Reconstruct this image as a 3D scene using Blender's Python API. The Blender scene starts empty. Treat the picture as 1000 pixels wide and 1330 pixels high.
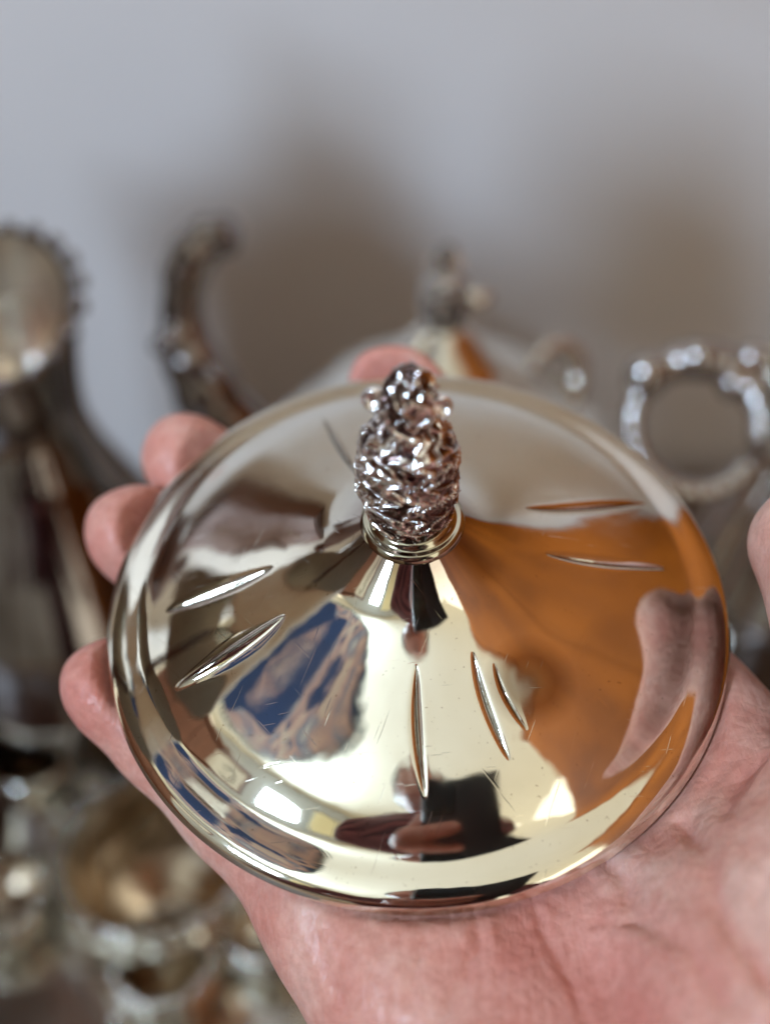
import bpy, math, random
import numpy as np
from mathutils import Vector, Matrix, noise as mn
random.seed(4); np.random.seed(4)
scene = bpy.context.scene
COL = scene.collection

# ------------------------------------------------------------------ camera
PITCH = math.radians(38)
FPX = 1300.0                       # focal length in pixels of the 1000 x 1330 photograph
CAM = np.array([0, 0, 0.45])
RT = np.array([1.0, 0, 0]); FW = np.array([0, math.cos(PITCH), -math.sin(PITCH)]); UP = np.array([0, math.sin(PITCH), math.cos(PITCH)])
cd = bpy.data.cameras.new('camera'); cam = bpy.data.objects.new('camera', cd); COL.objects.link(cam)
cam.location = CAM; cam.rotation_euler = (math.pi/2-PITCH, 0, 0)
cd.sensor_fit = 'HORIZONTAL'; cd.sensor_width = 36; cd.lens = 36*FPX/1000
cd.clip_start = 0.004; cd.clip_end = 60
cd.dof.use_dof = True; cd.dof.focus_distance = 0.158; cd.dof.aperture_fstop = 7.6
scene.camera = cam

# ------------------------------------------------------------------ light
world = bpy.data.worlds.new('World'); scene.world = world; world.use_nodes = True
bg = world.node_tree.nodes['Background']
bg.inputs[0].default_value = (1.0, 0.945, 0.77, 1); bg.inputs[1].default_value = 1.8
WINDOW_LIGHT = 130.0
scene.view_settings.view_transform = 'Standard'; scene.view_settings.look = 'None'
scene.view_settings.exposure = 0; scene.view_settings.gamma = 1
scene.cycles.use_denoising = True
scene.cycles.max_bounces = 8; scene.cycles.glossy_bounces = 5; scene.cycles.diffuse_bounces = 3
scene.cycles.sample_clamp_indirect = 6.0
scene.cycles.caustics_reflective = False

def W(px, py, depth):
    """world point seen at photograph pixel (px,py) at a given depth in metres"""
    return CAM + depth*(FW + RT*(px-500)/FPX + UP*(665-py)/FPX)

# ------------------------------------------------------------------ materials
def mat(name, col, rough=.5, metal=0., **kw):
    m = bpy.data.materials.new(name); m.use_nodes = True
    b = m.node_tree.nodes['Principled BSDF']
    b.inputs['Base Color'].default_value = (*col, 1); b.inputs['Roughness'].default_value = rough
    b.inputs['Metallic'].default_value = metal
    for k, v in kw.items(): b.inputs[k.replace('_', ' ')].default_value = v
    return m
def nd(m, typ, **kw):
    n = m.node_tree.nodes.new(typ)
    for k, v in kw.items():
        if k.startswith('i_'): n.inputs[k[2:].replace('_', ' ')].default_value = v
        else: setattr(n, k, v)
    return n
def lk(m, a, b): m.node_tree.links.new(a, b)
def ramp(m, fac, stops):
    r = nd(m, 'ShaderNodeValToRGB'); lk(m, fac, r.inputs[0]); e = r.color_ramp.elements
    while len(e) < len(stops): e.new(.5)
    for k, (p, c) in enumerate(stops): e[k].position = p; e[k].color = (*c, 1) if len(c) == 3 else c
    return r
def noise_mat(name, c1, c2, scale, rough=.5, bump=0., metal=0., stretch=(1, 1, 1), detail=4, rough2=None, bscale=None, bdist=.001):
    m = mat(name, c1, rough, metal); b = m.node_tree.nodes['Principled BSDF']
    tc = nd(m, 'ShaderNodeTexCoord'); mp = nd(m, 'ShaderNodeMapping'); mp.inputs['Scale'].default_value = stretch
    lk(m, tc.outputs['Object'], mp.inputs[0])
    n = nd(m, 'ShaderNodeTexNoise', i_Scale=scale, i_Detail=detail); lk(m, mp.outputs[0], n.inputs['Vector'])
    r = ramp(m, n.outputs['Fac'], [(.3, c1), (.7, c2)]); lk(m, r.outputs[0], b.inputs['Base Color'])
    if rough2 is not None:
        q = nd(m, 'ShaderNodeMapRange', i_To_Min=rough, i_To_Max=rough2); q.inputs[1].default_value = .35; q.inputs[2].default_value = .7
        lk(m, n.outputs['Fac'], q.inputs[0]); lk(m, q.outputs[0], b.inputs['Roughness'])
    if bump:
        n2 = nd(m, 'ShaderNodeTexNoise', i_Scale=bscale or scale*3, i_Detail=5); lk(m, mp.outputs[0], n2.inputs['Vector'])
        bp = nd(m, 'ShaderNodeBump', i_Strength=bump, i_Distance=bdist); lk(m, n2.outputs['Fac'], bp.inputs['Height']); lk(m, bp.outputs[0], b.inputs['Normal'])
    return m

# polished silver of the lid: smudges in the gloss, hairline scratches
def silver_lid():
    m = mat('polished_silver', (.93, .915, .86), .04, 1.0); b = m.node_tree.nodes['Principled BSDF']
    tc = nd(m, 'ShaderNodeTexCoord')
    n = nd(m, 'ShaderNodeTexNoise', i_Scale=45, i_Detail=6, i_Roughness=.65); lk(m, tc.outputs['Object'], n.inputs['Vector'])
    sp = nd(m, 'ShaderNodeTexNoise', i_Scale=1400, i_Detail=2); lk(m, tc.outputs['Object'], sp.inputs['Vector'])
    # cloudier polish towards the crown and the back of the dome
    sx = nd(m, 'ShaderNodeSeparateXYZ'); lk(m, tc.outputs['Object'], sx.inputs[0])
    yr = nd(m, 'ShaderNodeMapRange', i_To_Min=0., i_To_Max=.10); yr.inputs[1].default_value = -.005; yr.inputs[2].default_value = .03
    lk(m, sx.outputs['Y'], yr.inputs[0])
    r = nd(m, 'ShaderNodeMapRange', i_To_Min=.035, i_To_Max=.11); r.inputs[1].default_value = .45; r.inputs[2].default_value = .75
    lk(m, n.outputs['Fac'], r.inputs[0])
    ad = nd(m, 'ShaderNodeMath', operation='ADD'); lk(m, r.outputs[0], ad.inputs[0]); lk(m, yr.outputs[0], ad.inputs[1])
    lk(m, ad.outputs[0], b.inputs['Roughness'])
    # dull specks
    c = ramp(m, sp.outputs['Fac'], [(.24, (.60, .54, .47)), (.31, (.94, .925, .87))])
    n4 = nd(m, 'ShaderNodeTexNoise', i_Scale=30, i_Detail=4); lk(m, tc.outputs['Object'], n4.inputs['Vector'])
    c2 = ramp(m, n4.outputs['Fac'], [(.32, (.86, .82, .73)), (.66, (.99, .985, .96))])
    mx = nd(m, 'ShaderNodeMix', data_type='RGBA', blend_type='MULTIPLY'); mx.inputs[0].default_value = 1
    lk(m, c.outputs[0], mx.inputs[6]); lk(m, c2.outputs[0], mx.inputs[7])
    # violet-brown tarnish bloom round the collar; then a round grey-brown spot on the shoulder
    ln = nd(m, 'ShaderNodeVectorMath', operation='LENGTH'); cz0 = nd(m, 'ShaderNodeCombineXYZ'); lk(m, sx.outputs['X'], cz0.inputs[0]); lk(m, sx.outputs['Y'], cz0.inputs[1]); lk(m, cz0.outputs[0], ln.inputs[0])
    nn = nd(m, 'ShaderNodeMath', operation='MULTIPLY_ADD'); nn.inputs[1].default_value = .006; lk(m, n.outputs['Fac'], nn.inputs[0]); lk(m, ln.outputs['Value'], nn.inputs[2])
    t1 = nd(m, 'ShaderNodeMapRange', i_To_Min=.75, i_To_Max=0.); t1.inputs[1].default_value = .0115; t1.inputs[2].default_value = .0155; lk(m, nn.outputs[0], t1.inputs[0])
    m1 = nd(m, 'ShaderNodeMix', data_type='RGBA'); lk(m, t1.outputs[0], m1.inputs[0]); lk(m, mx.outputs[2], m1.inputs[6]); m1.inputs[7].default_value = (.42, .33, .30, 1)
    ds = nd(m, 'ShaderNodeVectorMath', operation='DISTANCE'); lk(m, tc.outputs['Object'], ds.inputs[0]); ds.inputs[1].default_value = LID_SPOT
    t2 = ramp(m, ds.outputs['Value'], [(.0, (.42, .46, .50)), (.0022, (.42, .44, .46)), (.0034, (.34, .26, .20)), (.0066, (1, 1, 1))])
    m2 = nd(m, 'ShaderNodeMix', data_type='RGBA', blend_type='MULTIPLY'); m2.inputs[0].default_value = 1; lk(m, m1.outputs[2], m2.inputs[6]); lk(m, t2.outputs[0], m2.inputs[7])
    da = nd(m, 'ShaderNodeAttribute', attribute_name='crease_dark'); m3 = nd(m, 'ShaderNodeMix', data_type='RGBA'); lk(m, da.outputs['Fac'], m3.inputs[0])  # near-black base colour along the crease centre lines
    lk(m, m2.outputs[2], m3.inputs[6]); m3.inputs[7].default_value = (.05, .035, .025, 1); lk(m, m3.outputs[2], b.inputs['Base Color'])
    # scratches: several stretched noises thresholded thin
    acc = None
    for k, (rot, sc) in enumerate(((.4, 1), (1.5, 1.3), (2.4, .8))):
        mr = nd(m, 'ShaderNodeMapping'); mr.inputs['Rotation'].default_value = (0, 0, rot); mr.inputs['Location'].default_value = (rot, rot*2, 0)
        mp = nd(m, 'ShaderNodeMapping'); mp.inputs['Scale'].default_value = (2400*sc, 110*sc, 60)
        lk(m, tc.outputs['Object'], mr.inputs[0]); lk(m, mr.outputs[0], mp.inputs[0])
        q = nd(m, 'ShaderNodeTexNoise', i_Scale=1, i_Detail=1); lk(m, mp.outputs[0], q.inputs['Vector'])
        rr = ramp(m, q.outputs['Fac'], [(.74, (0, 0, 0)), (.80, (1, 1, 1))])
        if acc is None: acc = rr.outputs[0]
        else:
            a2 = nd(m, 'ShaderNodeMath', operation='MAXIMUM'); lk(m, acc, a2.inputs[0]); lk(m, rr.outputs[0], a2.inputs[1]); acc = a2.outputs[0]
    w = nd(m, 'ShaderNodeTexNoise', i_Scale=60, i_Detail=3); lk(m, tc.outputs['Object'], w.inputs['Vector'])
    h1 = nd(m, 'ShaderNodeMath', operation='MULTIPLY'); h1.inputs[1].default_value = -.0000045; lk(m, acc, h1.inputs[0])
    h2 = nd(m, 'ShaderNodeMath', operation='MULTIPLY_ADD'); h2.inputs[1].default_value = .00012; lk(m, w.outputs['Fac'], h2.inputs[0]); lk(m, h1.outputs[0], h2.inputs[2])
    bp = nd(m, 'ShaderNodeBump', i_Strength=1., i_Distance=1.); lk(m, h2.outputs[0], bp.inputs['Height']); lk(m, bp.outputs[0], b.inputs['Normal'])
    return m
M_KNOB = noise_mat('cast_silver', (.80, .74, .70), (.93, .90, .87), 260, .07, metal=1., rough2=.17, bump=.25, bscale=1500, bdist=.0002)
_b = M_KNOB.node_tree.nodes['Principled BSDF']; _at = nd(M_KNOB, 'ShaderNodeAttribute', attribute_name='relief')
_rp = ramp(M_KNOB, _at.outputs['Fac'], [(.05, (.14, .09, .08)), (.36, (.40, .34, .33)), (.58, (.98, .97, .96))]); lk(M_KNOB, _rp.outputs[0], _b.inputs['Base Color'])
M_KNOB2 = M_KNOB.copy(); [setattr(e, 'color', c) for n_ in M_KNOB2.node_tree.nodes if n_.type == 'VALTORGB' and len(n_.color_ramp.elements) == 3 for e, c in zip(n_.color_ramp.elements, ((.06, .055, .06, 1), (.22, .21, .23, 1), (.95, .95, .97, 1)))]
M_COLLAR = noise_mat('tarnished_collar', (.34, .32, .24), (.52, .48, .38), 200, .07, metal=1., rough2=.18)
M_SILVER = noise_mat('table_silver', (.36, .33, .32), (.56, .54, .53), 30, .05, metal=1., rough2=.12)
M_OLD = noise_mat('tarnished_silver', (.19, .16, .145), (.34, .31, .30), 40, .06, metal=1., rough2=.14)
M_BRIGHT = noise_mat('clean_silver', (.62, .59, .53), (.80, .77, .70), 30, .07, metal=1., rough2=.16)
M_LINING = noise_mat('matt_silver_lining', (.84, .79, .70), (.92, .88, .80), 40, .22, metal=1., rough2=.34)
M_GILT = noise_mat('gilt_silver', (.46, .35, .24), (.60, .50, .38), 25, .24, metal=1., rough2=.34)
M_WALL = noise_mat('painted_wall', (.72, .672, .655), (.74, .692, .675), 6, .75, bump=.08, bscale=120)
M_CEIL = noise_mat('cream_ceiling_paint', (.75, .715, .60), (.78, .745, .63), 5, .8)
M_TABLE = noise_mat('dark_table_wood', (.085, .05, .03), (.15, .085, .05), 9, .35, stretch=(1, 9, 1), rough2=.5)
M_FLOOR = noise_mat('floor_wood', (.16, .09, .05), (.24, .14, .08), 3, .5, stretch=(8, 1, 1))
M_ORANGE = noise_mat('varnished_orange_wood', (.22, .055, .004), (.46, .122, .006), 1.6, .6, stretch=(1, 2.5, 1), bump=.05)
M_ORANGE.node_tree.nodes['Principled BSDF'].inputs['Specular IOR Level'].default_value = .2
M_BROWN = noise_mat('dark_brown_wood', (.10, .04, .022), (.16, .065, .035), 8, .4, stretch=(6, 6, 1), rough2=.55)
M_REDBROWN = noise_mat('red_brown_wood', (.16, .06, .035), (.22, .085, .05), 7, .4, stretch=(6, 6, 1), rough2=.55)
M_GREYW = noise_mat('grey_plaster', (.36, .38, .39), (.42, .43, .43), 3, .8)
M_FRAME = mat('white_window_frame', (.75, .75, .73), .4)
M_DARKRED = mat('dark_red_frame', (.10, .02, .02), .4)
M_PAPER = mat('drawing_paper', (.6, .58, .52), .7)
M_INK = mat('charcoal_line', (.05, .05, .05), .7)
M_GLASS = mat('phone_glass', (.012, .014, .018), .12)
M_RUBBER = mat('phone_edge', (.03, .03, .035), .35)
M_HAIR = noise_mat('dark_hair', (.012, .016, .02), (.03, .03, .03), 60, .5, stretch=(4, 4, .5))
M_TROUSER = mat('dark_trousers', (.03, .035, .045), .8)
M_DARKSLEEVE = noise_mat('charcoal_sleeve', (.035, .04, .05), (.055, .06, .075), 90, .85)
M_DAY = bpy.data.materials.new('daylight_pane'); M_DAY.use_nodes = True
_t = M_DAY.node_tree; _t.nodes.remove(_t.nodes['Principled BSDF']); _e = _t.nodes.new('ShaderNodeEmission')
_e.inputs[0].default_value = (.62, .81, 1.04, 1); _e.inputs[1].default_value = WINDOW_LIGHT
_t.links.new(_e.outputs[0], _t.nodes['Material Output'].inputs[0])
def skin_mat():
    m = mat('skin', (.70, .33, .26), .42); b = m.node_tree.nodes['Principled BSDF']
    b.inputs['Subsurface Weight'].default_value = .22; b.inputs['Subsurface Radius'].default_value = (1., .35, .22)
    b.inputs['Subsurface Scale'].default_value = .0035; b.inputs['Specular IOR Level'].default_value = .38
    tc = nd(m, 'ShaderNodeTexCoord')
    n = nd(m, 'ShaderNodeTexNoise', i_Scale=55, i_Detail=5, i_Roughness=.6); lk(m, tc.outputs['Object'], n.inputs['Vector'])
    r = ramp(m, n.outputs['Fac'], [(.33, (.67, .27, .205)), (.5, (.745, .375, .29)), (.64, (.79, .48, .385))])
    at = nd(m, 'ShaderNodeAttribute', attribute_name='blood')
    mx = nd(m, 'ShaderNodeMix', data_type='RGBA'); lk(m, at.outputs['Fac'], mx.inputs[0]); lk(m, r.outputs[0], mx.inputs[6]); mx.inputs[7].default_value = (.66, .19, .17, 1)
    n9 = nd(m, 'ShaderNodeTexNoise', i_Scale=420, i_Detail=4, i_Roughness=.7); lk(m, tc.outputs['Object'], n9.inputs['Vector'])
    r9 = ramp(m, n9.outputs['Fac'], [(.35, (.86, .78, .76)), (.62, (1, 1, 1))]); m9 = nd(m, 'ShaderNodeMix', data_type='RGBA', blend_type='MULTIPLY'); m9.inputs[0].default_value = 1
    lk(m, mx.outputs[2], m9.inputs[6]); lk(m, r9.outputs[0], m9.inputs[7]); lk(m, m9.outputs[2], b.inputs['Base Color'])
    # friction-ridge relief: fine wavy lines plus cross lines
    mp = nd(m, 'ShaderNodeMapping'); mp.inputs['Rotation'].default_value = (.2, .1, .5); lk(m, tc.outputs['Object'], mp.inputs[0])
    w = nd(m, 'ShaderNodeTexWave', i_Scale=420, i_Distortion=9, i_Detail=2); w.inputs['Detail Scale'].default_value = .25; lk(m, mp.outputs[0], w.inputs['Vector'])
    v = nd(m, 'ShaderNodeTexVoronoi', feature='DISTANCE_TO_EDGE', i_Scale=420); lk(m, mp.outputs[0], v.inputs['Vector'])
    st = nd(m, 'ShaderNodeMapping'); st.inputs['Rotation'].default_value = (0, 0, -.5); st.inputs['Scale'].default_value = (700, 110, 300); lk(m, tc.outputs['Object'], st.inputs[0])
    n3 = nd(m, 'ShaderNodeTexNoise', i_Scale=1, i_Detail=3); lk(m, st.outputs[0], n3.inputs['Vector'])
    n5 = nd(m, 'ShaderNodeTexNoise', i_Scale=240, i_Detail=3); lk(m, tc.outputs['Object'], n5.inputs['Vector'])
    h = None
    for src, k in ((w.outputs['Fac'], .00002), (v.outputs['Distance'], .00035), (n3.outputs['Fac'], .0004), (n5.outputs['Fac'], .0003)):
        q = nd(m, 'ShaderNodeMath', operation='MULTIPLY_ADD'); q.inputs[1].default_value = k; lk(m, src, q.inputs[0])
        if h is not None: lk(m, h, q.inputs[2])
        else: q.inputs[2].default_value = 0
        h = q.outputs[0]
    bp = nd(m, 'ShaderNodeBump', i_Strength=.65, i_Distance=1.); lk(m, h, bp.inputs['Height']); lk(m, bp.outputs[0], b.inputs['Normal'])
    return m
M_SKIN = skin_mat()
def shirt_mat():
    m = mat('maroon_striped_cloth', (.2, .05, .06), .85); b = m.node_tree.nodes['Principled BSDF']
    tc = nd(m, 'ShaderNodeTexCoord'); w = nd(m, 'ShaderNodeTexWave', i_Scale=9, i_Distortion=1.0, i_Detail=1); w.bands_direction = 'Z'
    lk(m, tc.outputs['Object'], w.inputs['Vector'])
    r = ramp(m, w.outputs['Fac'], [(.25, (.04, .012, .02)), (.45, (.20, .055, .065)), (.9, (.27, .09, .09))]); lk(m, r.outputs[0], b.inputs['Base Color'])
    return m
M_SHIRT = shirt_mat()
def shade_cloth():
    m = mat('patterned_lamp_cloth', (.6, .5, .4), .8); b = m.node_tree.nodes['Principled BSDF']
    b.inputs['Transmission Weight'].default_value = 0
    tc = nd(m, 'ShaderNodeTexCoord'); v = nd(m, 'ShaderNodeTexVoronoi', i_Scale=13); lk(m, tc.outputs['Object'], v.inputs['Vector'])
    n = nd(m, 'ShaderNodeTexNoise', i_Scale=4.2, i_Detail=2, i_Distortion=.8); lk(m, tc.outputs['Object'], n.inputs['Vector'])
    n2 = nd(m, 'ShaderNodeTexNoise', i_Scale=14, i_Detail=3); lk(m, tc.outputs['Object'], n2.inputs['Vector'])
    base = ramp(m, n2.outputs['Fac'], [(.36, (.66, .56, .46)), (.50, (.60, .38, .32)), (.58, (.20, .24, .32)), (.68, (.72, .64, .55))])
    v3 = nd(m, 'ShaderNodeTexVoronoi', i_Scale=6.5); lk(m, tc.outputs['Object'], v3.inputs['Vector']); blue = ramp(m, v3.outputs['Color'], [(.31, (1, 1, 1)), (.36, (0, 0, 0))]); dots = ramp(m, v.outputs['Distance'], [(.20, (1, 1, 1)), (.25, (0, 0, 0))])
    mm = nd(m, 'ShaderNodeMath', operation='MAXIMUM'); lk(m, blue.outputs[0], mm.inputs[0]); lk(m, dots.outputs[0], mm.inputs[1])
    mx = nd(m, 'ShaderNodeMix', data_type='RGBA'); lk(m, mm.outputs[0], mx.inputs[0]); lk(m, base.outputs[0], mx.inputs[6]); mx.inputs[7].default_value = (.05, .08, .17, 1)
    lk(m, mx.outputs[2], b.inputs['Base Color']); return m
M_CLOTH = shade_cloth()
_o = M_CLOTH.node_tree; _tr = _o.nodes.new('ShaderNodeBsdfTranslucent'); _mx = _o.nodes.new('ShaderNodeMixShader'); _mx.inputs[0].default_value = .35
_pb = _o.nodes['Principled BSDF']; _src = _pb.inputs['Base Color'].links[0].from_socket
_o.links.new(_src, _tr.inputs[0]); _o.links.new(_pb.outputs[0], _mx.inputs[1]); _o.links.new(_tr.outputs[0], _mx.inputs[2]); _o.links.new(_mx.outputs[0], _o.nodes['Material Output'].inputs[0])
M_BEAD = mat('teal_beads', (.03, .10, .12), .4)
M_SHADE = noise_mat('beige_linen', (.56, .50, .41), (.62, .57, .47), 80, .8)
M_CURTAIN = mat('cream_curtain', (.75, .68, .45), .8)

# ------------------------------------------------------------------ helpers
def mesh_np(name, verts, quads, m, parent=None, smooth=True, tris=None):
    me = bpy.data.meshes.new(name)
    verts = np.asarray(verts, dtype=np.float32); quads = np.asarray(quads, dtype=np.int32)
    n = quads.shape[1]
    me.vertices.add(len(verts)); me.vertices.foreach_set('co', verts.ravel())
    me.loops.add(quads.size); me.loops.foreach_set('vertex_index', quads.ravel())
    me.polygons.add(len(quads)); me.polygons.foreach_set('loop_start', np.arange(0, quads.size, n, dtype=np.int32))
    me.polygons.foreach_set('use_smooth', np.full(len(quads), smooth))
    me.update(calc_edges=True); me.validate()
    me.materials.append(m)
    o = bpy.data.objects.new(name, me); COL.objects.link(o)
    if parent is not None: o.parent = parent
    return o
def empty(name, loc, label, cat, group=None, mtx=None):
    o = bpy.data.objects.new(name, None); COL.objects.link(o); o.empty_display_size = .02
    if mtx is not None: o.matrix_world = mtx
    else: o.location = loc
    o['label'] = label; o['category'] = cat
    if group: o['group'] = group
    return o
def grid_quads(nu, nv, wrap_u=True):
    i = np.arange(nu if wrap_u else nu-1); j = np.arange(nv-1)
    I, J = np.meshgrid(i, j, indexing='ij'); I2 = (I+1) % nu
    return np.stack([I*nv+J, I2*nv+J, I2*nv+J+1, I*nv+J+1], -1).reshape(-1, 4)
def lathe(name, prof, m, parent, n=96, rfun=None, zfun=None):
    """prof: (r,z) list from the top down (outside facing); rfun(theta,r,z) multiplies the radius"""
    pr = np.array(prof, float); s = np.r_[0, np.cumsum(np.hypot(*np.diff(pr, axis=0).T))]
    k = max(len(pr)*6, 40); t = np.linspace(0, s[-1], k)
    # smooth catmull through profile
    r = np.interp(t, s, pr[:, 0]); z = np.interp(t, s, pr[:, 1])
    ker = np.array([1, 2, 3, 2, 1.])/9
    r = np.convolve(np.pad(r, 2, 'edge'), ker, 'valid'); z = np.convolve(np.pad(z, 2, 'edge'), ker, 'valid')
    th = np.linspace(0, 2*np.pi, n, endpoint=False)[:, None]
    Rr = r[None, :]*np.ones_like(th); Z = z[None, :]*np.ones_like(th)
    if rfun: Rr = Rr*rfun(th, Rr, Z)
    X = Rr*np.cos(th); Y = Rr*np.sin(th)
    if zfun: Z = Z+zfun(th, Rr, Z)
    v = np.stack([X, Y, Z], -1).reshape(-1, 3)
    return mesh_np(name, v, grid_quads(n, k)[:, ::-1], m, parent)
def tube(name, pts, rad, m, parent=None, n=14, sub=8, lump=None):
    P = np.array(pts, float); R = np.array(rad, float) if np.ndim(rad) else np.full(len(P), rad)
    t = np.linspace(0, len(P)-1, (len(P)-1)*sub+1); Q = []
    for x in t:
        i = min(int(x), len(P)-2); f = x-i
        p0, p1, p2, p3 = P[max(i-1, 0)], P[i], P[i+1], P[min(i+2, len(P)-1)]
        Q.append(.5*((2*p1)+(-p0+p2)*f+(2*p0-5*p1+4*p2-p3)*f*f+(-p0+3*p1-3*p2+p3)*f**3))
    Q = np.array(Q); rr = np.interp(t, np.arange(len(P)), R)
    if lump: rr = rr*(1+lump[0]*np.sin(np.arange(len(t))*lump[1]))
    T = np.gradient(Q, axis=0); T /= np.linalg.norm(T, axis=1)[:, None]
    a = np.array([0, 0, 1.]) if abs(T[0][2]) < .9 else np.array([1., 0, 0]); N = []
    for k in range(len(Q)):
        a = a-T[k]*(a@T[k]); a /= np.linalg.norm(a); N.append(a.copy())
    N = np.array(N); B = np.cross(T, N)
    # closed ends
    Qe = np.vstack([Q[:1], Q, Q[-1:]]); re = np.r_[1e-6, rr, 1e-6]; Ne = np.vstack([N[:1], N, N[-1:]]); Be = np.vstack([B[:1], B, B[-1:]])
    th = np.linspace(0, 2*np.pi, n, endpoint=False)[:, None, None]
    v = Qe[None]+re[None, :, None]*(np.cos(th)*Ne[None]+np.sin(th)*Be[None])
    return mesh_np(name, v.reshape(-1, 3), grid_quads(n, len(Qe)), m, parent)
def ball_verts(c, r, nu=12, nv=8, sc=(1, 1, 1)):
    ph = np.linspace(1e-3, np.pi-1e-3, nv)[None, :]; th = np.linspace(0, 2*np.pi, nu, endpoint=False)[:, None]
    v = np.stack([np.sin(ph)*np.cos(th)*sc[0], np.sin(ph)*np.sin(th)*sc[1], np.cos(ph)*sc[2]*np.ones_like(th)], -1).reshape(-1, 3)*r+np.array(c)
    return v, grid_quads(nu, nv)[:, ::-1]
def ball(name, c, r, m, parent, sc=(1, 1, 1)):
    v, q = ball_verts((0, 0, 0), r, 16, 10, sc); o = mesh_np(name, v, q, m, parent); o.location = c; return o
def box(name, lo, hi, m, parent=None, bev=.004):
    import bmesh
    bm = bmesh.new(); bmesh.ops.create_cube(bm, size=1)
    lo = np.array(lo, float); hi = np.array(hi, float)
    for v in bm.verts: v.co = Vector((lo+hi)/2+np.array(v.co)*(hi-lo))
    if bev: bmesh.ops.bevel(bm, geom=bm.edges[:], offset=bev, segments=2, affect='EDGES', profile=.6)
    me = bpy.data.meshes.new(name); bm.to_mesh(me); bm.free(); me.materials.append(m)
    o = bpy.data.objects.new(name, me); COL.objects.link(o)
    if parent is not None: o.parent = parent
    return o

# distance fields and a surface-nets mesher
def cone_d(P, a, b, ra, rb):
    a = np.array(a, float); b = np.array(b, float); ab = b-a
    t = np.clip(((P-a)@ab)/(ab@ab), 0, 1)
    return np.linalg.norm(P-a-t[..., None]*ab, axis=-1)-(ra+(rb-ra)*t)
def ell_d(P, c, r, M=None):
    q = P-np.array(c, float)
    if M is not None: q = q@M
    k0 = np.linalg.norm(q/np.array(r), axis=-1); k1 = np.linalg.norm(q/np.array(r)**2, axis=-1)
    return k0*(k0-1)/np.maximum(k1, 1e-9)
def smin(a, b, k):
    h = np.maximum(k-np.abs(a-b), 0)/k
    return np.minimum(a, b)-h*h*k*.25
def nets(fn, lo, hi, step):
    ax = [np.arange(lo[k], hi[k]+step, step, dtype=np.float32) for k in range(3)]
    shp = [len(a) for a in ax]; V = np.empty(shp, np.float32)
    for i0 in range(0, shp[0], 16):
        X, Y, Z = np.meshgrid(ax[0][i0:i0+16], ax[1], ax[2], indexing='ij')
        V[i0:i0+16] = fn(np.stack([X, Y, Z], -1))
    S = V < 0
    c = np.zeros([s-1 for s in shp], np.int8)
    for dx in (0, 1):
        for dy in (0, 1):
            for dz in (0, 1):
                c += S[dx:shp[0]-1+dx, dy:shp[1]-1+dy, dz:shp[2]-1+dz]
    idx = np.argwhere((c > 0) & (c < 8)); ids = np.full(c.shape, -1, np.int32); ids[tuple(idx.T)] = np.arange(len(idx))
    acc = np.zeros((len(idx), 3)); cnt = np.zeros(len(idx))
    cor = [(0, 0, 0), (1, 0, 0), (0, 1, 0), (1, 1, 0), (0, 0, 1), (1, 0, 1), (0, 1, 1), (1, 1, 1)]
    for a in range(8):
        for b in range(a+1, 8):
            A, B = np.array(cor[a]), np.array(cor[b])
            if np.abs(A-B).sum() != 1: continue
            va = V[tuple((idx+A).T)]; vb = V[tuple((idx+B).T)]; m = (va < 0) != (vb < 0)
            t = np.where(m, va/np.where(m, va-vb, 1), 0)
            acc += np.where(m[:, None], A+(B-A)*t[:, None], 0); cnt += m
    verts = (idx+acc/cnt[:, None])*step+np.array([a[0] for a in ax])
    quads = []
    for d in range(3):
        e1, e2 = (d+1) % 3, (d+2) % 3
        sl0 = [slice(None)]*3; sl1 = [slice(None)]*3; sl0[d] = slice(0, -1); sl1[d] = slice(1, None)
        s0, s1 = S[tuple(sl0)], S[tuple(sl1)]
        E_ = np.argwhere(s0 != s1); E_ = E_[(E_[:, e1] > 0) & (E_[:, e2] > 0) & (E_[:, e1] < shp[e1]-1) & (E_[:, e2] < shp[e2]-1)]
        u = np.zeros(3, int); u[e1] = 1; w = np.zeros(3, int); w[e2] = 1
        q = np.stack([ids[tuple((E_-u-w).T)], ids[tuple((E_-w).T)], ids[tuple(E_.T)], ids[tuple((E_-u).T)]], -1)
        fl = ~s0[tuple(E_.T)]; q[fl] = q[fl][:, ::-1]; quads.append(q)
    q = np.vstack(quads); q = q[(q >= 0).all(1)]
    return verts, q

# ------------------------------------------------------------------ the lid's own frame (millimetres: x right, y away, z along its axis)
E_T, ROLL = .922, -.06
def c2w(v): return v[0]*RT-v[1]*UP+v[2]*FW
LC = CAM+c2w(np.array([5.27, 15.2, 180.]))/1000
AW = c2w(np.array([np.sin(-ROLL)*-np.cos(E_T), -np.cos(E_T)*np.cos(ROLL), -np.sin(E_T)])); AW /= np.linalg.norm(AW)
LU = np.array([1., 0, 0])-AW*AW[0]; LU /= np.linalg.norm(LU); LV = np.cross(AW, LU)
LM = Matrix(((LU[0], LV[0], AW[0], LC[0]), (LU[1], LV[1], AW[1], LC[1]), (LU[2], LV[2], AW[2], LC[2]), (0, 0, 0, 1)))
def L(px, py, z=0.):
    """lid-frame point (mm) on the plane at height z seen at a photograph pixel"""
    d = FW+RT*(px-500)/FPX+UP*(665-py)/FPX
    p0 = LC+AW*z/1000; t = ((p0-CAM)@AW)/(d@AW); q = CAM+t*d-LC
    return np.array([q@LU, q@LV, q@AW])*1000
KR = [0, 8.5, 12, 14, 18, 24, 30, 36, 41, 44, 46, 47.5, 49, 50.5, 52.5, 54, 54.7, 55]
KS = [37, 38, 38, 35, 26, 20, 18, 20, 24, 28, 30, 25, 11, 9, 16, 28, 55, 80]
_r = np.linspace(0, 55, 1101); _s = np.tan(np.radians(np.interp(_r, KR, KS)))
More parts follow.
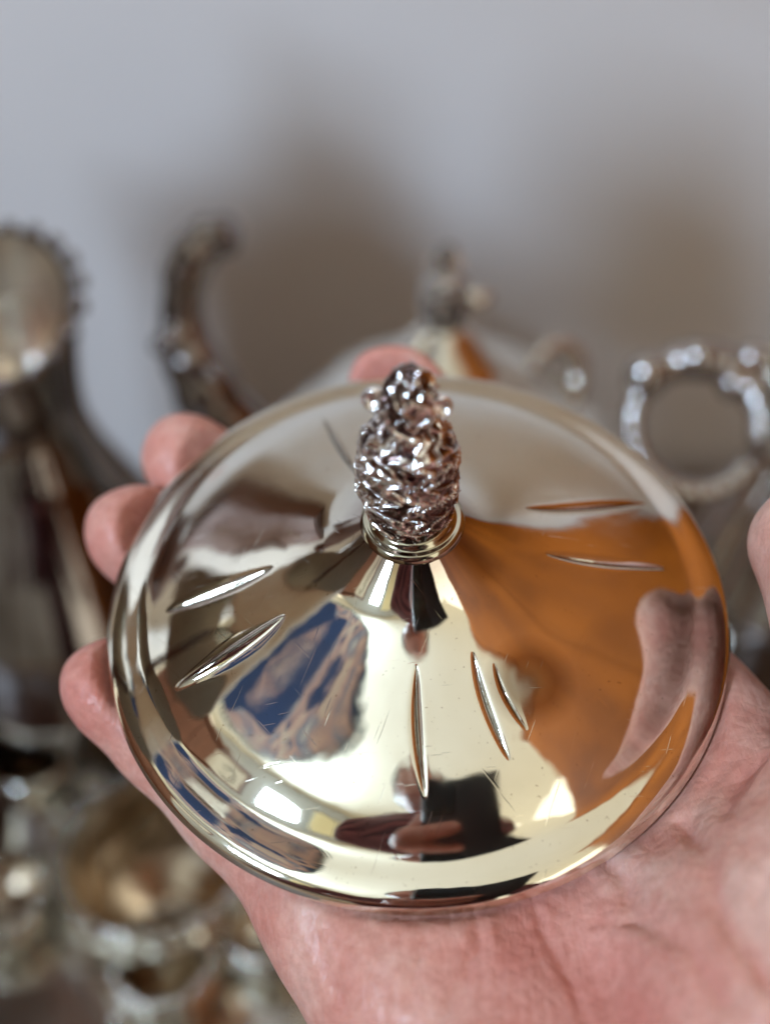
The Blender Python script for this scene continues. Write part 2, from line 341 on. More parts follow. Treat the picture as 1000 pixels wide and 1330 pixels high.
_s = np.convolve(np.pad(_s, 7, 'edge'), np.ones(15)/15, 'valid'); _h = np.cumsum(_s[::-1])[::-1]*.05; _h -= _h[-1]
def H(r): return np.interp(r, _r, _h)
def lid_hit(px, py):
    p = L(px, py, 8.)
    for _ in range(12): p = L(px, py, float(H(np.hypot(p[0], p[1]))))
    return p

# ------------------------------------------------------------------ LID
LID_SPOT = tuple(lid_hit(690, 885)/1000)
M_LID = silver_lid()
lid = empty('teapot_lid', None, 'shiny domed silver teapot lid with radial creases, held on the open palm', 'lid', mtx=LM)
NT, NR = 1320, 330
rad = np.concatenate([np.linspace(5.5, 50, NR-70), np.linspace(50, 55, 70)[1:]])
th = np.linspace(0, 2*np.pi, NT, endpoint=False)
TH, RR = np.meshgrid(th, rad, indexing='ij')
X = RR*np.cos(TH); Y = RR*np.sin(TH); Z = H(RR)
creases = [((420, 543), (470, 622), .9, 1.5), ((216, 794), (354, 737), 1.15, 1.9), ((228, 895), (370, 799), -1.3, 2.2),
           ((541, 864), (552, 1036), .95, 1.15), ((614, 846), (662, 988), .95, 1.25), ((642, 862), (684, 948), .45, .9),
           ((682, 660), (838, 655), 1.15, 1.4), ((708, 719), (866, 739), 1.1, 1.3)]
CREASE_DARK = np.zeros_like(Z)
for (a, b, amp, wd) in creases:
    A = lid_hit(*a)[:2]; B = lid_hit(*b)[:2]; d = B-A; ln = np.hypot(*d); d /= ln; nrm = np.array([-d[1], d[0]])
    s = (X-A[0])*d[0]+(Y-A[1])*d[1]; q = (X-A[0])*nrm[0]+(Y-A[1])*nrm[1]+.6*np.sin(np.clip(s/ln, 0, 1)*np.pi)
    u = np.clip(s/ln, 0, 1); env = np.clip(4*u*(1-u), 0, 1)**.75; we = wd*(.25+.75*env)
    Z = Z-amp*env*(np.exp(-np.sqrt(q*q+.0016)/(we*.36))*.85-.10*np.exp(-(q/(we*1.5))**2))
    CREASE_DARK = np.maximum(CREASE_DARK, env**.5*(s > 0)*(s < ln)*np.exp(-(q/(.17+.06*wd))**2)*(1 if abs(amp) < 1.6 else 1))
CREASE_DARK[:, :] *= .9
# gentle hammer unevenness
Z = Z+.05*np.sin(X*.21+1)*np.cos(Y*.17+.5)+.03*np.sin(X*.37-Y*.29)
# hanging round a soft dent on the right shoulder
dc = lid_hit(690, 885); Z = Z-.05*np.exp(-(((X-dc[0])/3.0)**2+((Y-dc[1])/3.6)**2))
top = np.stack([X, Y, Z], -1)
edge = []
for (r_, z_) in ((55.12, -.25), (55.1, -.6), (54.8, -.95), (54.2, -1.1), (53.2, -1.0)):
    edge.append(np.stack([r_*np.cos(th), r_*np.sin(th), np.full(NT, z_)], -1))
for r_ in np.linspace(52, 6, 24):
    edge.append(np.stack([r_*np.cos(th), r_*np.sin(th), np.full(NT, float(H(r_))-1.0-.4*(1-abs(r_-29)/26))], -1))
allv = np.concatenate([top, np.stack(edge, 1)], 1)
nv = allv.shape[1]
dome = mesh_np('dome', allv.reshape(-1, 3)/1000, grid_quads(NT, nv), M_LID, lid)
_dt = np.zeros((NT, nv)); _dt[:, :NR] = CREASE_DARK[:, :NR] if CREASE_DARK.shape[1] >= NR else np.pad(CREASE_DARK, ((0, 0), (0, NR-CREASE_DARK.shape[1])))
_da = dome.data.attributes.new('crease_dark', 'FLOAT', 'POINT'); _da.data.foreach_set('value', _dt.ravel().astype(np.float32))
h0 = float(H(8.5))
knob = bpy.data.objects.new('knob', None); COL.objects.link(knob); knob.parent = lid; knob.location = (0, 0, h0/1000); knob.empty_display_size = .01
# moulded collar ring under the knob
lathe('collar', [(r/1000, z/1000) for r, z in ((.5, 2.9), (5.6, 3.0), (6.4, 2.7), (6.8, 2.1), (7.1, 1.9), (7.9, 1.9), (8.45, 1.3), (8.5, .6), (8.2, -.1), (8.35, -.35), (8.9, -.8), (8.9, -1.6), (8.0, -2.2))], M_COLLAR, knob, n=160)
# cast bud: a distance field with scrolls and petals
KH = [2.0, 3.6, 6.3, 10.5, 14.8, 18, 20.6, 22.4, 23.6, 26, 28.4, 30.6, 32, 32.8]
KRR = [5.9, 6.6, 7.4, 7.9, 7.8, 7.4, 6.5, 4.7, 3.6, 4.1, 4.0, 3.2, 2.4, 1.2]
rs = np.random.RandomState(11)
seeds = []
for j in range(5):
    for k in range(7):
        seeds.append(((k+.5*(j % 2))*2*np.pi/7+rs.uniform(-.25, .25), 3.0+j*4.3+rs.uniform(-1., 1.), rs.uniform(.85, 1.3), rs.uniform(-.55, .55), rs.uniform(4.2, 6.2)))
for j in range(4):
    for k in range(5):
        seeds.append(((k+.5*(j % 2))*2*np.pi/5+rs.uniform(-.3, .3), 23.6+j*2.5+rs.uniform(-.5, .5), rs.uniform(.8, 1.2), rs.uniform(-.5, .5), rs.uniform(4, 6)))
def bud_relief(T, Zc, Rb):
    T = T+.18*np.sin(Zc*1.3)+.08*np.sin(Zc*3.1+T*3); Zc = Zc+.5*np.sin(T*4+1)+.25*np.sin(T*9+Zc)
    b1 = np.full(T.shape, 1e3); b2 = np.full(T.shape, 1e3); arc = np.zeros(T.shape)
    for (t0, z0, s, rot, fr) in seeds:
        dt = (T-t0+np.pi) % (2*np.pi)-np.pi
        dx = dt*Rb; dz = Zc-z0
        u_ = dx*math.cos(rot)+dz*math.sin(rot); w_ = -dx*math.sin(rot)+dz*math.cos(rot)
        d = np.hypot(u_*1.45, w_*.62)/s
        a_ = np.cos(np.hypot(u_*1.2, w_*.8+1.1)*fr*.62+rot*4)
        m = d < b1; b2 = np.where(m, b1, np.minimum(b2, d)); arc = np.where(m, a_, arc); b1 = np.where(m, d, b1)
    e_ = np.clip((b2-b1)/.9, 0, 1)
    edge_ = np.exp(-((b2-b1)/.30)**2)
    thin = np.clip(arc, 0, 1)**2.5
    disp = .25+.62*edge_+.42*thin*(1-edge_)-.15*e_+.40*np.sin(T*2+Zc*.35)*np.cos(Zc*.5+T)
    disp = disp+.10*np.sin(T*13+Zc*2.1)*np.sin(Zc*4.3-T*5)
    dt = (T+1.5+np.pi) % (2*np.pi)-np.pi
    return disp+.4*np.exp(-(dt*Rb/.4)**2)*np.exp(-((Zc-8)/9)**2)
def bud_sdf(P):
    x, y, z = P[..., 0]+.5*np.sin(P[..., 2]*.1), P[..., 1], P[..., 2]
    r = np.hypot(x, y*1.08); T = np.arctan2(y, x); Rb = np.interp(z, KH, KRR)
    d = (r-Rb)*.9
    d = np.maximum(d, np.maximum(2.0-z, z-32.6))
    m = np.abs(d) < 2.5
    if m.any():
        dd = bud_relief(T[m], z[m], Rb[m]); d[m] = d[m]-dd*.72+.12
    for (t0, zz, rr_, ro) in ((3.1, 27.6, 1.9, 4.9), (-.1, 26.6, 1.7, 4.8), (3.0, 20.5, 1.2, 5.7), (-.1, 20, 1.2, 5.9)):
        c = (ro*math.cos(t0)-.5*math.sin(zz*.1), ro*math.sin(t0), zz)
        s = np.linalg.norm(P-np.array(c), axis=-1)
        d = smin(d, np.maximum(s-rr_, -(np.linalg.norm(P-np.array(c)-np.array([.25*math.cos(t0), -1.1, .6])*rr_*.8, axis=-1)-rr_*.72)), .5)
    # hollow at the tip
    d = np.maximum(d, -(np.linalg.norm(P-np.array([-.3, -.8, 32.6]), axis=-1)-.75))
    return d
v, q = nets(bud_sdf, (-10.5, -10.5, 1.5), (10.5, 10.5, 34.5), .15)
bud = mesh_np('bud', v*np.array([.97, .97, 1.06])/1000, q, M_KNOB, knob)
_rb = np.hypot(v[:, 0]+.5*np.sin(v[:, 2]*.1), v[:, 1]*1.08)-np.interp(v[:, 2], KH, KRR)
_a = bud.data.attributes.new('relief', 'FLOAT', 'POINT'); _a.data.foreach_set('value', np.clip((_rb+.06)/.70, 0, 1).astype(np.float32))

# ------------------------------------------------------------------ PERSON (hand, arms, head) and clothes
person = empty('person', (0, -.42, -.3), 'person in maroon striped shirt, open right palm under the silver lid', 'person')
PI_ = Matrix.Translation((0, .42, .3))
def from_lid(v): return LC+v[:, :1]/1000*LU+v[:, 1:2]/1000*LV+v[:, 2:3]/1000*AW
fing = {
 'index':  [(L(815, 915, -15), 11.5), (L(690, 735, -19), 9.6), (L(575, 560, -13), 9.0), (L(504, 500, -4), 8.6)],
 'middle': [(L(665, 1005, -16), 11.5), (L(475, 810, -21), 9.8), (L(340, 675, -14), 9.2), (L(238, 592, -6), 8.9)],
 'ring':   [(L(530, 1095, -16), 11.0), (L(365, 890, -20), 9.4), (L(258, 765, -14), 9.0), (L(170, 690, -6), 9.0)],
 'pinky':  [(L(432, 1178, -15), 10.0), (L(300, 1050, -15), 8.4), (L(208, 958, -11), 8.0), (L(136, 886, -7), 7.6)],
}
thumb = [(L(1045, 1330, 2), 15), (L(1120, 1080, 14), 12.5), (L(1125, 880, 16), 10.5), (L(1066, 708, 16), 11.4)]
wrist = L(880, 1640, -20)
pr = [L(815, 915, -15), L(665, 1005, -16), L(530, 1095, -16), L(432, 1178, -15)]
cr = [
 ([(700, 1165), (760, 1200), (840, 1215)], .5, .7), ([(930, 1010), (900, 1060), (880, 1130)], .5, .8), ([(560, 1260), (640, 1275), (700, 1260)], .35, .6), ([(960, 1180), (930, 1230), (940, 1330)], .5, .8), ([(420, 1250), (500, 1270)], .3, .6), # palm and finger creases: pixel polyline, depth mm, half width mm
 ([(612, 1180), (622, 1235), (600, 1290), (570, 1345)], 1.0, 1.0), ([(548, 1180), (552, 1230), (532, 1310)], .7, .8),
 ([(790, 1120), (812, 1150), (818, 1210), (868, 1270), (900, 1340)], 1.6, 1.5), ([(880, 1080), (893, 1130), (903, 1240), (925, 1290), (955, 1345)], 1.3, 1.3),
 ([(1010, 955), (985, 1012), (945, 1042), (925, 1090)], .8, 1.5), ([(400, 1190), (418, 1240), (450, 1310)], .8, .9),
 ([(690, 1150), (700, 1200), (742, 1290), (760, 1345)], .7, .9), ([(470, 1200), (500, 1230), (500, 1330)], .6, .8), ([(960, 1120), (985, 1200), (1010, 1260)], .9, 1.1),
 ([(350, 1130), (300, 1165)], .5, .8), ([(190, 960), (240, 925)], .5, .8)]
crl = [([L(*p, -3) for p in pl], dp, wd*.72) for pl, dp, wd in cr]
def crease_field(P):
    out = np.zeros(P.shape[:-1])
    for pl, dp, wd in crl:
        best = np.full(P.shape[:-1], 1e3)
        for a, b in zip(pl[:-1], pl[1:]):
            a2, b2 = a[:2], b[:2]; ab = b2-a2; t = np.clip(((P[..., :2]-a2)@ab)/(ab@ab), 0, 1)
            best = np.minimum(best, np.linalg.norm(P[..., :2]-a2-t[..., None]*ab, axis=-1))
        out = out+dp*np.exp(-(best/wd)**2)-.35*dp*np.exp(-((best-2.6*wd)/(1.4*wd))**2)
    return .45*out*np.clip((P[..., 2]+16)/8, 0, 1)
def hand_sdf(P):
    palm = None
    for k, p in enumerate(pr):
        w_ = wrist+np.array([9-k*7, 0, 0])
        c = cone_d(P, p, w_, 11.5, 16)
        palm = c if palm is None else smin(palm, c, 12)
    th0 = cone_d(P, thumb[0][0], wrist+np.array([10, 0, 0]), 16, 16); palm = smin(palm, th0, 14)
    # thenar and hypothenar pads, web
    palm = smin(palm, cone_d(P, L(975, 1230, -3), L(1000, 1460, 0), 15, 16), 14)
    palm = smin(palm, cone_d(P, L(560, 1270, -15), L(700, 1520, -13), 14, 15), 12)
    palm = smin(palm, cone_d(P, L(900, 950, -15), L(1075, 1110, -3), 10, 12), 14)
    palm = smin(palm, cone_d(P, L(893, 885, -14), L(965, 990, -13), 9, 10), 8)
    palm = smin(palm, cone_d(P, wrist, wrist+np.array([6, -30, -12]), 20, 23), 16)
    f_all = None
    for nm, ch in fing.items():
        f = None
        for (a, ra), (b, rb) in zip(ch[:-1], ch[1:]):
            c = cone_d(P, a, b, ra, rb); f = c if f is None else smin(f, c, 4)
        # finger pad
        (a, ra), (b, rb) = ch[-2], ch[-1]; mid = a+(b-a)*.72+np.array([0, 0, 1.6])
        f = smin(f, np.linalg.norm(P-mid, axis=-1)-rb*.95, 5)
        f_all = f if f_all is None else smin(f_all, f, 1.2)
    t_ = None
    for (a, ra), (b, rb) in zip(thumb[:-1], thumb[1:]):
        c = cone_d(P, a, b, ra, rb); t_ = c if t_ is None else smin(t_, c, 6)
    d = smin(palm, f_all, 7); d = smin(d, t_, 9)
    return d+crease_field(P)+.35*np.sin(P[..., 0]*.33+P[..., 1]*.1)*np.sin(P[..., 1]*.27)
hv, hq = nets(hand_sdf, (-85, -105, -58), (110, 75, 30), .8)
# keep the skin from poking into the lid's underside: flesh flattens where the lid rests on it
rr_h = np.hypot(hv[:, 0], hv[:, 1])
lim = -1.6+np.clip(rr_h-55.2, 0, 60)*1.6
thumbish = (hv[:, 0] > 52) & (hv[:, 2] > 2)
dz_ = hv[:, 2]-lim; soft = lim-np.log1p(np.exp(-np.clip(dz_, -30, 30)*1.6))/1.6
hv[:, 2] = np.where(thumbish, hv[:, 2], np.minimum(hv[:, 2], soft+.0))
blood_h = np.zeros(len(hv))
for ch in fing.values():
    for (c, r_) in ch[-1:]: blood_h = np.maximum(blood_h, .55*np.exp(-(np.linalg.norm(hv-c, axis=1)/11)**2))
blood_h = np.maximum(blood_h, np.clip(crease_field(hv)*.35, 0, .4))
blood_h = np.maximum(blood_h, .5*np.exp(-(np.linalg.norm(hv[:, :2]-L(700, 1260, -3)[:2], axis=1)/16)**2))
HW = from_lid(hv)

def wl(p): p = np.array(p)[None]; return from_lid(p)[0]
wr_end = wl(wrist+np.array([6, -30, -12])); elbow_r = np.array([.24, -.26, .20]); sh_r = np.array([.19, -.43, .68])
elbow_l = np.array([-.26, -.22, .27]); sh_l = np.array([-.19, -.43, .68]); wr_l = np.array([-.055, -.085, .355])
headc = np.array([-.02, -.37, .91])
def body_sdf(P):
    d = cone_d(P, (0, -.44, .6), (0, -.46, .1), .13, .13); d = smin(d, cone_d(P, sh_l, sh_r, .055, .055), .08)
    d = smin(d, cone_d(P, (0, -.43, .68), (-.01, -.40, .84), .06, .052), .05)
    d = smin(d, ell_d(P, headc, (.075, .092, .112)), .03)
    d = smin(d, ell_d(P, headc+np.array([0, .03, -.06]), (.05, .055, .055)), .03)
    d = smin(d, ell_d(P, headc+np.array([0, .098, -.02]), (.014, .02, .024)), .012)
    for s in (-1, 1):
        d = np.maximum(d, -ell_d(P, headc+np.array([s*.031, .094, .008]), (.017, .012, .009)))
        d = smin(d, np.linalg.norm(P-(headc+np.array([s*.031, .078, .008])), axis=-1)-.0125, .003)
        d = smin(d, ell_d(P, headc+np.array([s*.076, 0, -.01]), (.010, .018, .03)), .008)
    d = np.maximum(d, -ell_d(P, headc+np.array([0, .098, -.062]), (.022, .012, .003)))
    d = smin(d, cone_d(P, sh_r, elbow_r, .048, .042), .03); d = smin(d, cone_d(P, elbow_r, wr_end, .040, .0235), .02)
    d = smin(d, cone_d(P, sh_l, elbow_l, .048, .042), .03); d = smin(d, cone_d(P, elbow_l, wr_l, .040, .026), .02)
    return d
bv, bq = nets(body_sdf, (-.36, -.64, -.06), (.36, .10, 1.05), .0065)
# left hand around the phone
pc = CAM-FW*.0085+RT*.034-UP*.062          # centre of the phone body
def lh_sdf(P):
    palm = cone_d(P, wr_l, pc-RT*.048-FW*.012-UP*.05, .024, .016)
    palm = smin(palm, cone_d(P, pc-RT*.05-FW*.012-UP*.01, pc-RT*.05-FW*.012-UP*.062, .013, .014), .012)
    d = palm
    for k in range(4):
        u_ = .008-.021*k; a = pc-RT*.047+FW*.004+UP*u_; b = pc-RT*.028+FW*.0145+UP*(u_+.003); c = pc-RT*(.006+.004*(k == 3))+FW*.0145+UP*(u_+.006)
        f = smin(cone_d(P, a, b, .0088, .0083), cone_d(P, b, c, .0083, .0072), .003)
        f = smin(f, cone_d(P, pc-RT*.05-FW*.010+UP*(u_-.006), a, .010, .0088), .005); d = smin(d, f, .004)
    t_ = smin(cone_d(P, pc-RT*.048-FW*.014+UP*.0, pc-RT*.032-FW*.014+UP*.03, .012, .0095), cone_d(P, pc-RT*.032-FW*.014+UP*.03, pc-RT*.014-FW*.0135+UP*.05, .0095, .0082), .004)
    return smin(d, t_, .006)
c0 = pc-RT*.04
lv, lq = nets(lh_sdf, c0-.125, c0+.07, .0022)
allv_ = np.vstack([HW, bv, lv]); allq = np.vstack([hq, bq+len(HW), lq+len(HW)+len(bv)])
body = mesh_np('body', allv_-np.array([0, -.42, -.3]), allq, M_SKIN, person)
at = body.data.attributes.new('blood', 'FLOAT', 'POINT'); at.data.foreach_set('value', np.r_[blood_h, np.zeros(len(bv)+len(lv))].astype(np.float32))
def cloth(name, fn, lo, hi, st, m):
    v_, q_ = nets(fn, lo, hi, st); return mesh_np(name, v_-np.array([0, -.42, -.3]), q_, m, person)
def shirt_sdf(P):
    d = cone_d(P, (0, -.44, .60), (0, -.46, .02), .18, .17); d = smin(d, cone_d(P, sh_l, sh_r, .066, .066), .08)
    d = smin(d, cone_d(P, (0, -.43, .68), (-.005, -.42, .745), .075, .066), .04)
    d = smin(d, cone_d(P, sh_r, elbow_r, .062, .058), .03)
    d = smin(d, cone_d(P, sh_l, elbow_l, .062, .058), .03)
    d = smin(d, cone_d(P, elbow_l, elbow_l+(wr_l-elbow_l)*.88, .057, .040), .03)
    d = smin(d, cone_d(P, elbow_r, elbow_r+(wr_end-elbow_r)*.35, .057, .046), .03)
    return np.maximum(d, -P[..., 2]-.02)+.003*np.sin(P[..., 2]*60+P[..., 0]*25)
cloth('shirt', shirt_sdf, (-.38, -.68, -.06), (.38, .0, .86), .009, M_SHIRT)
def hair_sdf(P):
    d = ell_d(P, headc+np.array([0, -.014, .016]), (.088, .098, .118)); d = np.maximum(d, -ell_d(P, headc+np.array([0, .085, -.035]), (.066, .06, .09)))
    return np.maximum(d, headc[2]-.07-P[..., 2])
cloth('hair', hair_sdf, headc-.16, headc+.16, .006, M_HAIR)
def tr_sdf(P):
    d = cone_d(P, (-.09, -.46, -.03), (-.12, -.05, -.06), .095, .07); d = np.minimum(d, cone_d(P, (.09, -.46, -.03), (.12, -.05, -.06), .095, .07))
    for s in (-1, 1): d = smin(d, cone_d(P, (s*.12, -.05, -.06), (s*.12, -.02, -.52), .07, .05), .03)
    return np.maximum(d, P[..., 2]-.0)
cloth('trousers', lambda P: tr_sdf(P+np.array([0, 0, .12])), (-.28, -.62, -.72), (.28, .10, .08), .014, M_TROUSER)

# ------------------------------------------------------------------ PHONE behind the lens
ph = empty('phone', None, 'black phone held up above the lid, taking the picture', 'phone', mtx=Matrix(((RT[0], UP[0], -FW[0], pc[0]), (RT[1], UP[1], -FW[1], pc[1]), (RT[2], UP[2], -FW[2], pc[2]), (0, 0, 0, 1))))
box('phone_body', (-.036, -.073, -.004), (.036, .073, .004), M_RUBBER, ph, .0035)
box('screen', (-.0335, -.070, .0042), (.0335, .070, .0047), M_GLASS, ph, .0002)
box('camera_bump', (-.034, .030, -.0055), (-.004, .070, -.0042), M_GLASS, ph, .0006)

# ------------------------------------------------------------------ SETTING
def structure(o): o['kind'] = 'structure'; return o
WY = .66
structure(box('ceiling', (-3.9, -3.7, 3.32), (2.2, .76, 3.42), M_CEIL, None, 0))
structure(box('wall', (-2.6, WY, -.75), (2.6, WY+.1, 3.319), M_WALL, None, 0))
structure(box('floor', (-4.2, -4.2, -.80), (4.2, WY-.002, -.75), M_FLOOR, None, 0))
tb = empty('table', (0, .2, 0), 'dark wooden table carrying the silver tea service', 'table')
def tbx(n, lo, hi, m=M_TABLE, b=.004):
    return box(n, np.array(lo)-np.array([0, .2, 0]), np.array(hi)-np.array([0, .2, 0]), m, tb, b)
for k in range(6):
    tbx('plank', (-.6+.2*k+.0008, -.12, -.03), (-.4+.2*k-.0008, .62, 0), M_TABLE, .002)
for x in (-.55, .51):
    for y in (-.08, .54): tbx('leg', (x, y, -.75), (x+.05, y+.05, -.031))
tbx('apron', (-.5, -.07, -.11), (.5, -.05, -.031)); tbx('apron', (-.5, .56, -.11), (.5, .58, -.031))

# far plastered wall with a window, a picture and a curtain (seen only mirrored in the lid)
azw = math.radians(-137); dirw = np.array([math.sin(azw), math.cos(azw)]); DW = 3.4
wc = LC[:2]+dirw*DW; rot = math.atan2(dirw[0], -dirw[1])
MW = Matrix.Translation((wc[0], wc[1], 0)) @ Matrix.Rotation(rot, 4, 'Z')     # local -y looks into ... wall plane, +y faces the lid
def at_w(o): o.matrix_world = MW; return o
rw = structure(box('room_wall', (-3.0, -.25, -.75), (3.6, -.13, 3.319), M_GREYW, None, 0)); at_w(rw)
win = empty('window', None, 'small bright window with white frame in the grey wall behind', 'window', mtx=MW @ Matrix.Translation((0, 0, 2.35)))
WS = .30
box('pane', (-WS, -.10, -WS*1.15), (WS, -.095, WS*1.15), M_DAY, win, 0)
for s in (-1, 1):
    box('frame', (s*(WS+.03)-.03, -.125, -WS*1.15-.06), (s*(WS+.03)+.03, -.06, WS*1.15+.06), M_FRAME, win, .004)
    box('frame', (-WS+.0015, -.124, s*(WS*1.15+.03)-.03), (WS-.0015, -.061, s*(WS*1.15+.03)+.03), M_FRAME, win, .004)
pic = empty('framed_drawing', None, 'pale drawing in a dark red frame hung beside the window', 'picture', mtx=MW @ Matrix.Translation((-1.25, 0, 2.35)))
box('paper', (-.36, -.12, -.36), (.36, -.115, .36), M_PAPER, pic, 0)
for s in (-1, 1):
    box('frame', (s*.38-.035, -.125, -.42), (s*.38+.035, -.09, .42), M_DARKRED, pic, .004); box('frame', (-.343, -.124, s*.385-.035), (.343, -.091, s*.385+.035), M_DARKRED, pic, .004)
tube('charcoal_stroke', [(-.1, -.11, .1), (.0, -.11, .2), (.12, -.11, .1), (.1, -.11, -.08), (-.06, -.11, -.1)], .02, M_INK, pic)
cu = empty('curtain', None, 'cream curtain hanging right of the window', 'curtain', mtx=MW @ Matrix.Translation((.85, 0, 2.3)))
cx = np.linspace(-.3, .3, 90); cz = np.linspace(-.7, .6, 6); CX, CZ = np.meshgrid(cx, cz, indexing='ij')
for off in (0,):
    cvv = np.stack([CX, -.02+.03*np.sin(CX*60), CZ], -1).reshape(-1, 3); cq = grid_quads(90, 6, False)
    v2 = cvv.copy(); v2[:, 1] -= .006
    mesh_np('fabric', np.vstack([cvv, v2]), np.vstack([cq, cq[:, ::-1]+len(cvv)]), M_CURTAIN, cu)
tube('rod', [(-.4, -.02, .62), (0, -.02, .62), (.4, -.02, .62)], .012, M_BROWN, cu)

# orange wooden cupboard on the right of the table
cb = empty('cupboard', (.54, .1, -.75), 'large orange varnished wooden cupboard standing right of the table', 'cupboard')
def cbx(n, lo, hi, m=M_ORANGE, par=cb, b=.004):
    return box(n, np.array(lo)-np.array([.54, .1, -.75]), np.array(hi)-np.array([.54, .1, -.75]), m, par, b)
cbx('carcass', (.56, -.46, -.74), (1.0, .64, 1.42)); cbx('cornice', (.54, -.48, 1.422), (1.02, .655, 1.46))
for k in range(2):
    d = cbx('door', (.543, -.45+.545*k, -.70), (.558, .092+.545*k, 1.40)); 
    kb_ = ball('knob', (-.012, .0-.02+.06*k+.02, .95), .012, M_BROWN, d); kb_.location = (-.006, .0+.04*k, .95)
wd_ = empty('wardrobe', (-1.5, 0, -.75), 'dark brown panelled wardrobe standing far left of the table', 'wardrobe')
def wdx(n, lo, hi, m=M_BROWN, b=.006):
    return box(n, np.array(lo)-np.array([-1.5, 0, -.75]), np.array(hi)-np.array([-1.5, 0, -.75]), m, wd_, b)
wdx('carcass', (-1.75, -.45, -.749), (-1.32, .30, 1.24)); wdx('cornice', (-1.77, -.47, 1.242), (-1.29, .32, 1.29), M_REDBROWN)
for k in range(3): wdx('door', (-1.318, -.44+.247*k, -.68), (-1.30, -.20+.247*k, 1.2), M_REDBROWN)
# clock and lamp shapes added out of frame to cast the wall shadows
ck = empty('clock_shadow_caster', (-.306, .30, .0005), 'added clock-shaped shadow caster, out of frame on the left end of the table', 'shadow caster')
box('case', (-.074, -.05, .02), (.074, .05, .385), M_BROWN, ck, .006); box('plinth', (-.10, -.058, 0), (.10, .058, .0195), M_BROWN, ck, .003)
box('cornice', (-.088, -.056, .3855), (.085, .056, .41), M_BROWN, ck, .004)
lathe('finial', [(.001, .515), (.016, .505), (.024, .49), (.018, .47), (.04, .445), (.06, .425), (.068, .4105), (.01, .4105)], M_BROWN, ck, n=48)
dl = tube('dial', [(0, -.051, .28), (0, -.056, .28)], .06, M_PAPER, ck, n=40, sub=1)
for a_, l_ in ((.6, .035), (2.2, .05)): tube('hand', [(0, -.0575, .28), (l_*math.sin(a_), -.0575, .28+l_*math.cos(a_))], .002, M_INK, ck, n=6, sub=1)
vs = empty('lamp_shadow_caster', (-.215, .15, .0005), 'added lamp-shaped shadow caster, beige shade on a slim stem, out of frame left', 'lamp')  # added shape: its shade throws the right-hand wall shadow
lathe('base', [(.001, .03), (.012, .028), (.05, .012), (.055, .004), (.055, 0), (.01, 0)], M_BROWN, vs, n=48)
tube('stem', [(0, 0, .02), (0, 0, .25), (0, 0, .50)], .006, M_BROWN, vs, sub=2)
lathe('shade', [(.046, .565), (.048, .567), (.0495, .565), (.083, .445), (.083, .441), (.081, .441), (.0465, .563)], M_SHADE, vs, n=64)
tube('shade_ring', [(-.045, 0, .55), (0, 0, .55), (.045, 0, .55)], .002, M_INK, vs, sub=1)
tube('finial', [(0, 0, .50), (0, 0, .575)], .003, M_GILT, vs, sub=1)
# small hanging cabinet on the wall, above the picture's edge
wcb = empty('wall_cabinet', (-.46, .655, .58), 'small dark brown hanging cabinet on the wall, upper left', 'cabinet')
box('case', (-.115, -.11, 0), (.115, 0, .27), M_BROWN, wcb, .006); box('cornice', (-.13, -.125, .271), (.13, 0, .295), M_REDBROWN, wcb, .006)
for sx in (-.056, .056):
    d_ = box('door', (sx-.053, -.122, .015), (sx+.053, -.111, .255), M_REDBROWN, wcb, .004); ball('knob', (sx*.3, -.127, .14), .007, M_GILT, d_)

# hanging cloth lamp
lc_dir = np.array([math.sin(math.radians(-108))*math.cos(math.radians(56)), math.cos(math.radians(-108))*math.cos(math.radians(56)), math.sin(math.radians(56))])
lp = LC+lc_dir*.95
lamp = empty('hanging_lamp', lp, 'unlit hanging lamp with blue patterned cloth shade and beaded hem', 'lamp')
lathe('shade', [(.03, .14), (.10, .135), (.20, .10), (.29, .03), (.335, -.04)], M_CLOTH, lamp, n=96, rfun=lambda t, r, z: 1+.03*np.abs(np.sin(t*6)))
tube('cord', [(0, 0, .16), (0, 0, .6), (0, 0, 1.1)], .004, M_INK, lamp)
bvs, bqs, n0 = [], [], 0
for k in range(70):
    a = 2*math.pi*k/70; v_, q_ = ball_verts((.336*math.cos(a), .336*math.sin(a), -.052-.008*abs(math.sin(a*6))), .012, 8, 6); bvs.append(v_); bqs.append(q_+n0); n0 += len(v_)
mesh_np('beaded_hem', np.vstack(bvs), np.vstack(bqs), M_BEAD, lamp)
ball('bulb', (0, 0, .06), .03, M_FRAME, lamp)

# ------------------------------------------------------------------ SILVER on the table
def lobes(n, a, z0=-1, z1=9):
    return lambda t, r, z: 1+a*np.abs(np.sin(t*n/2))*((z > z0) & (z < z1))
def bead_row(name, rad_, z, n, r, parent, zf=None, m=M_BRIGHT):
    b0 = None
    for k in range(n):
        a = 2*math.pi*k/n; loc = (rad_*math.cos(a), rad_*math.sin(a), z+(zf(a) if zf else 0))
        if b0 is None: b0 = ball('bead', loc, r, m, parent)
        else:
            c = b0.copy(); COL.objects.link(c); c.location = loc; c.parent = parent
def foot(x, y, top, label): pass

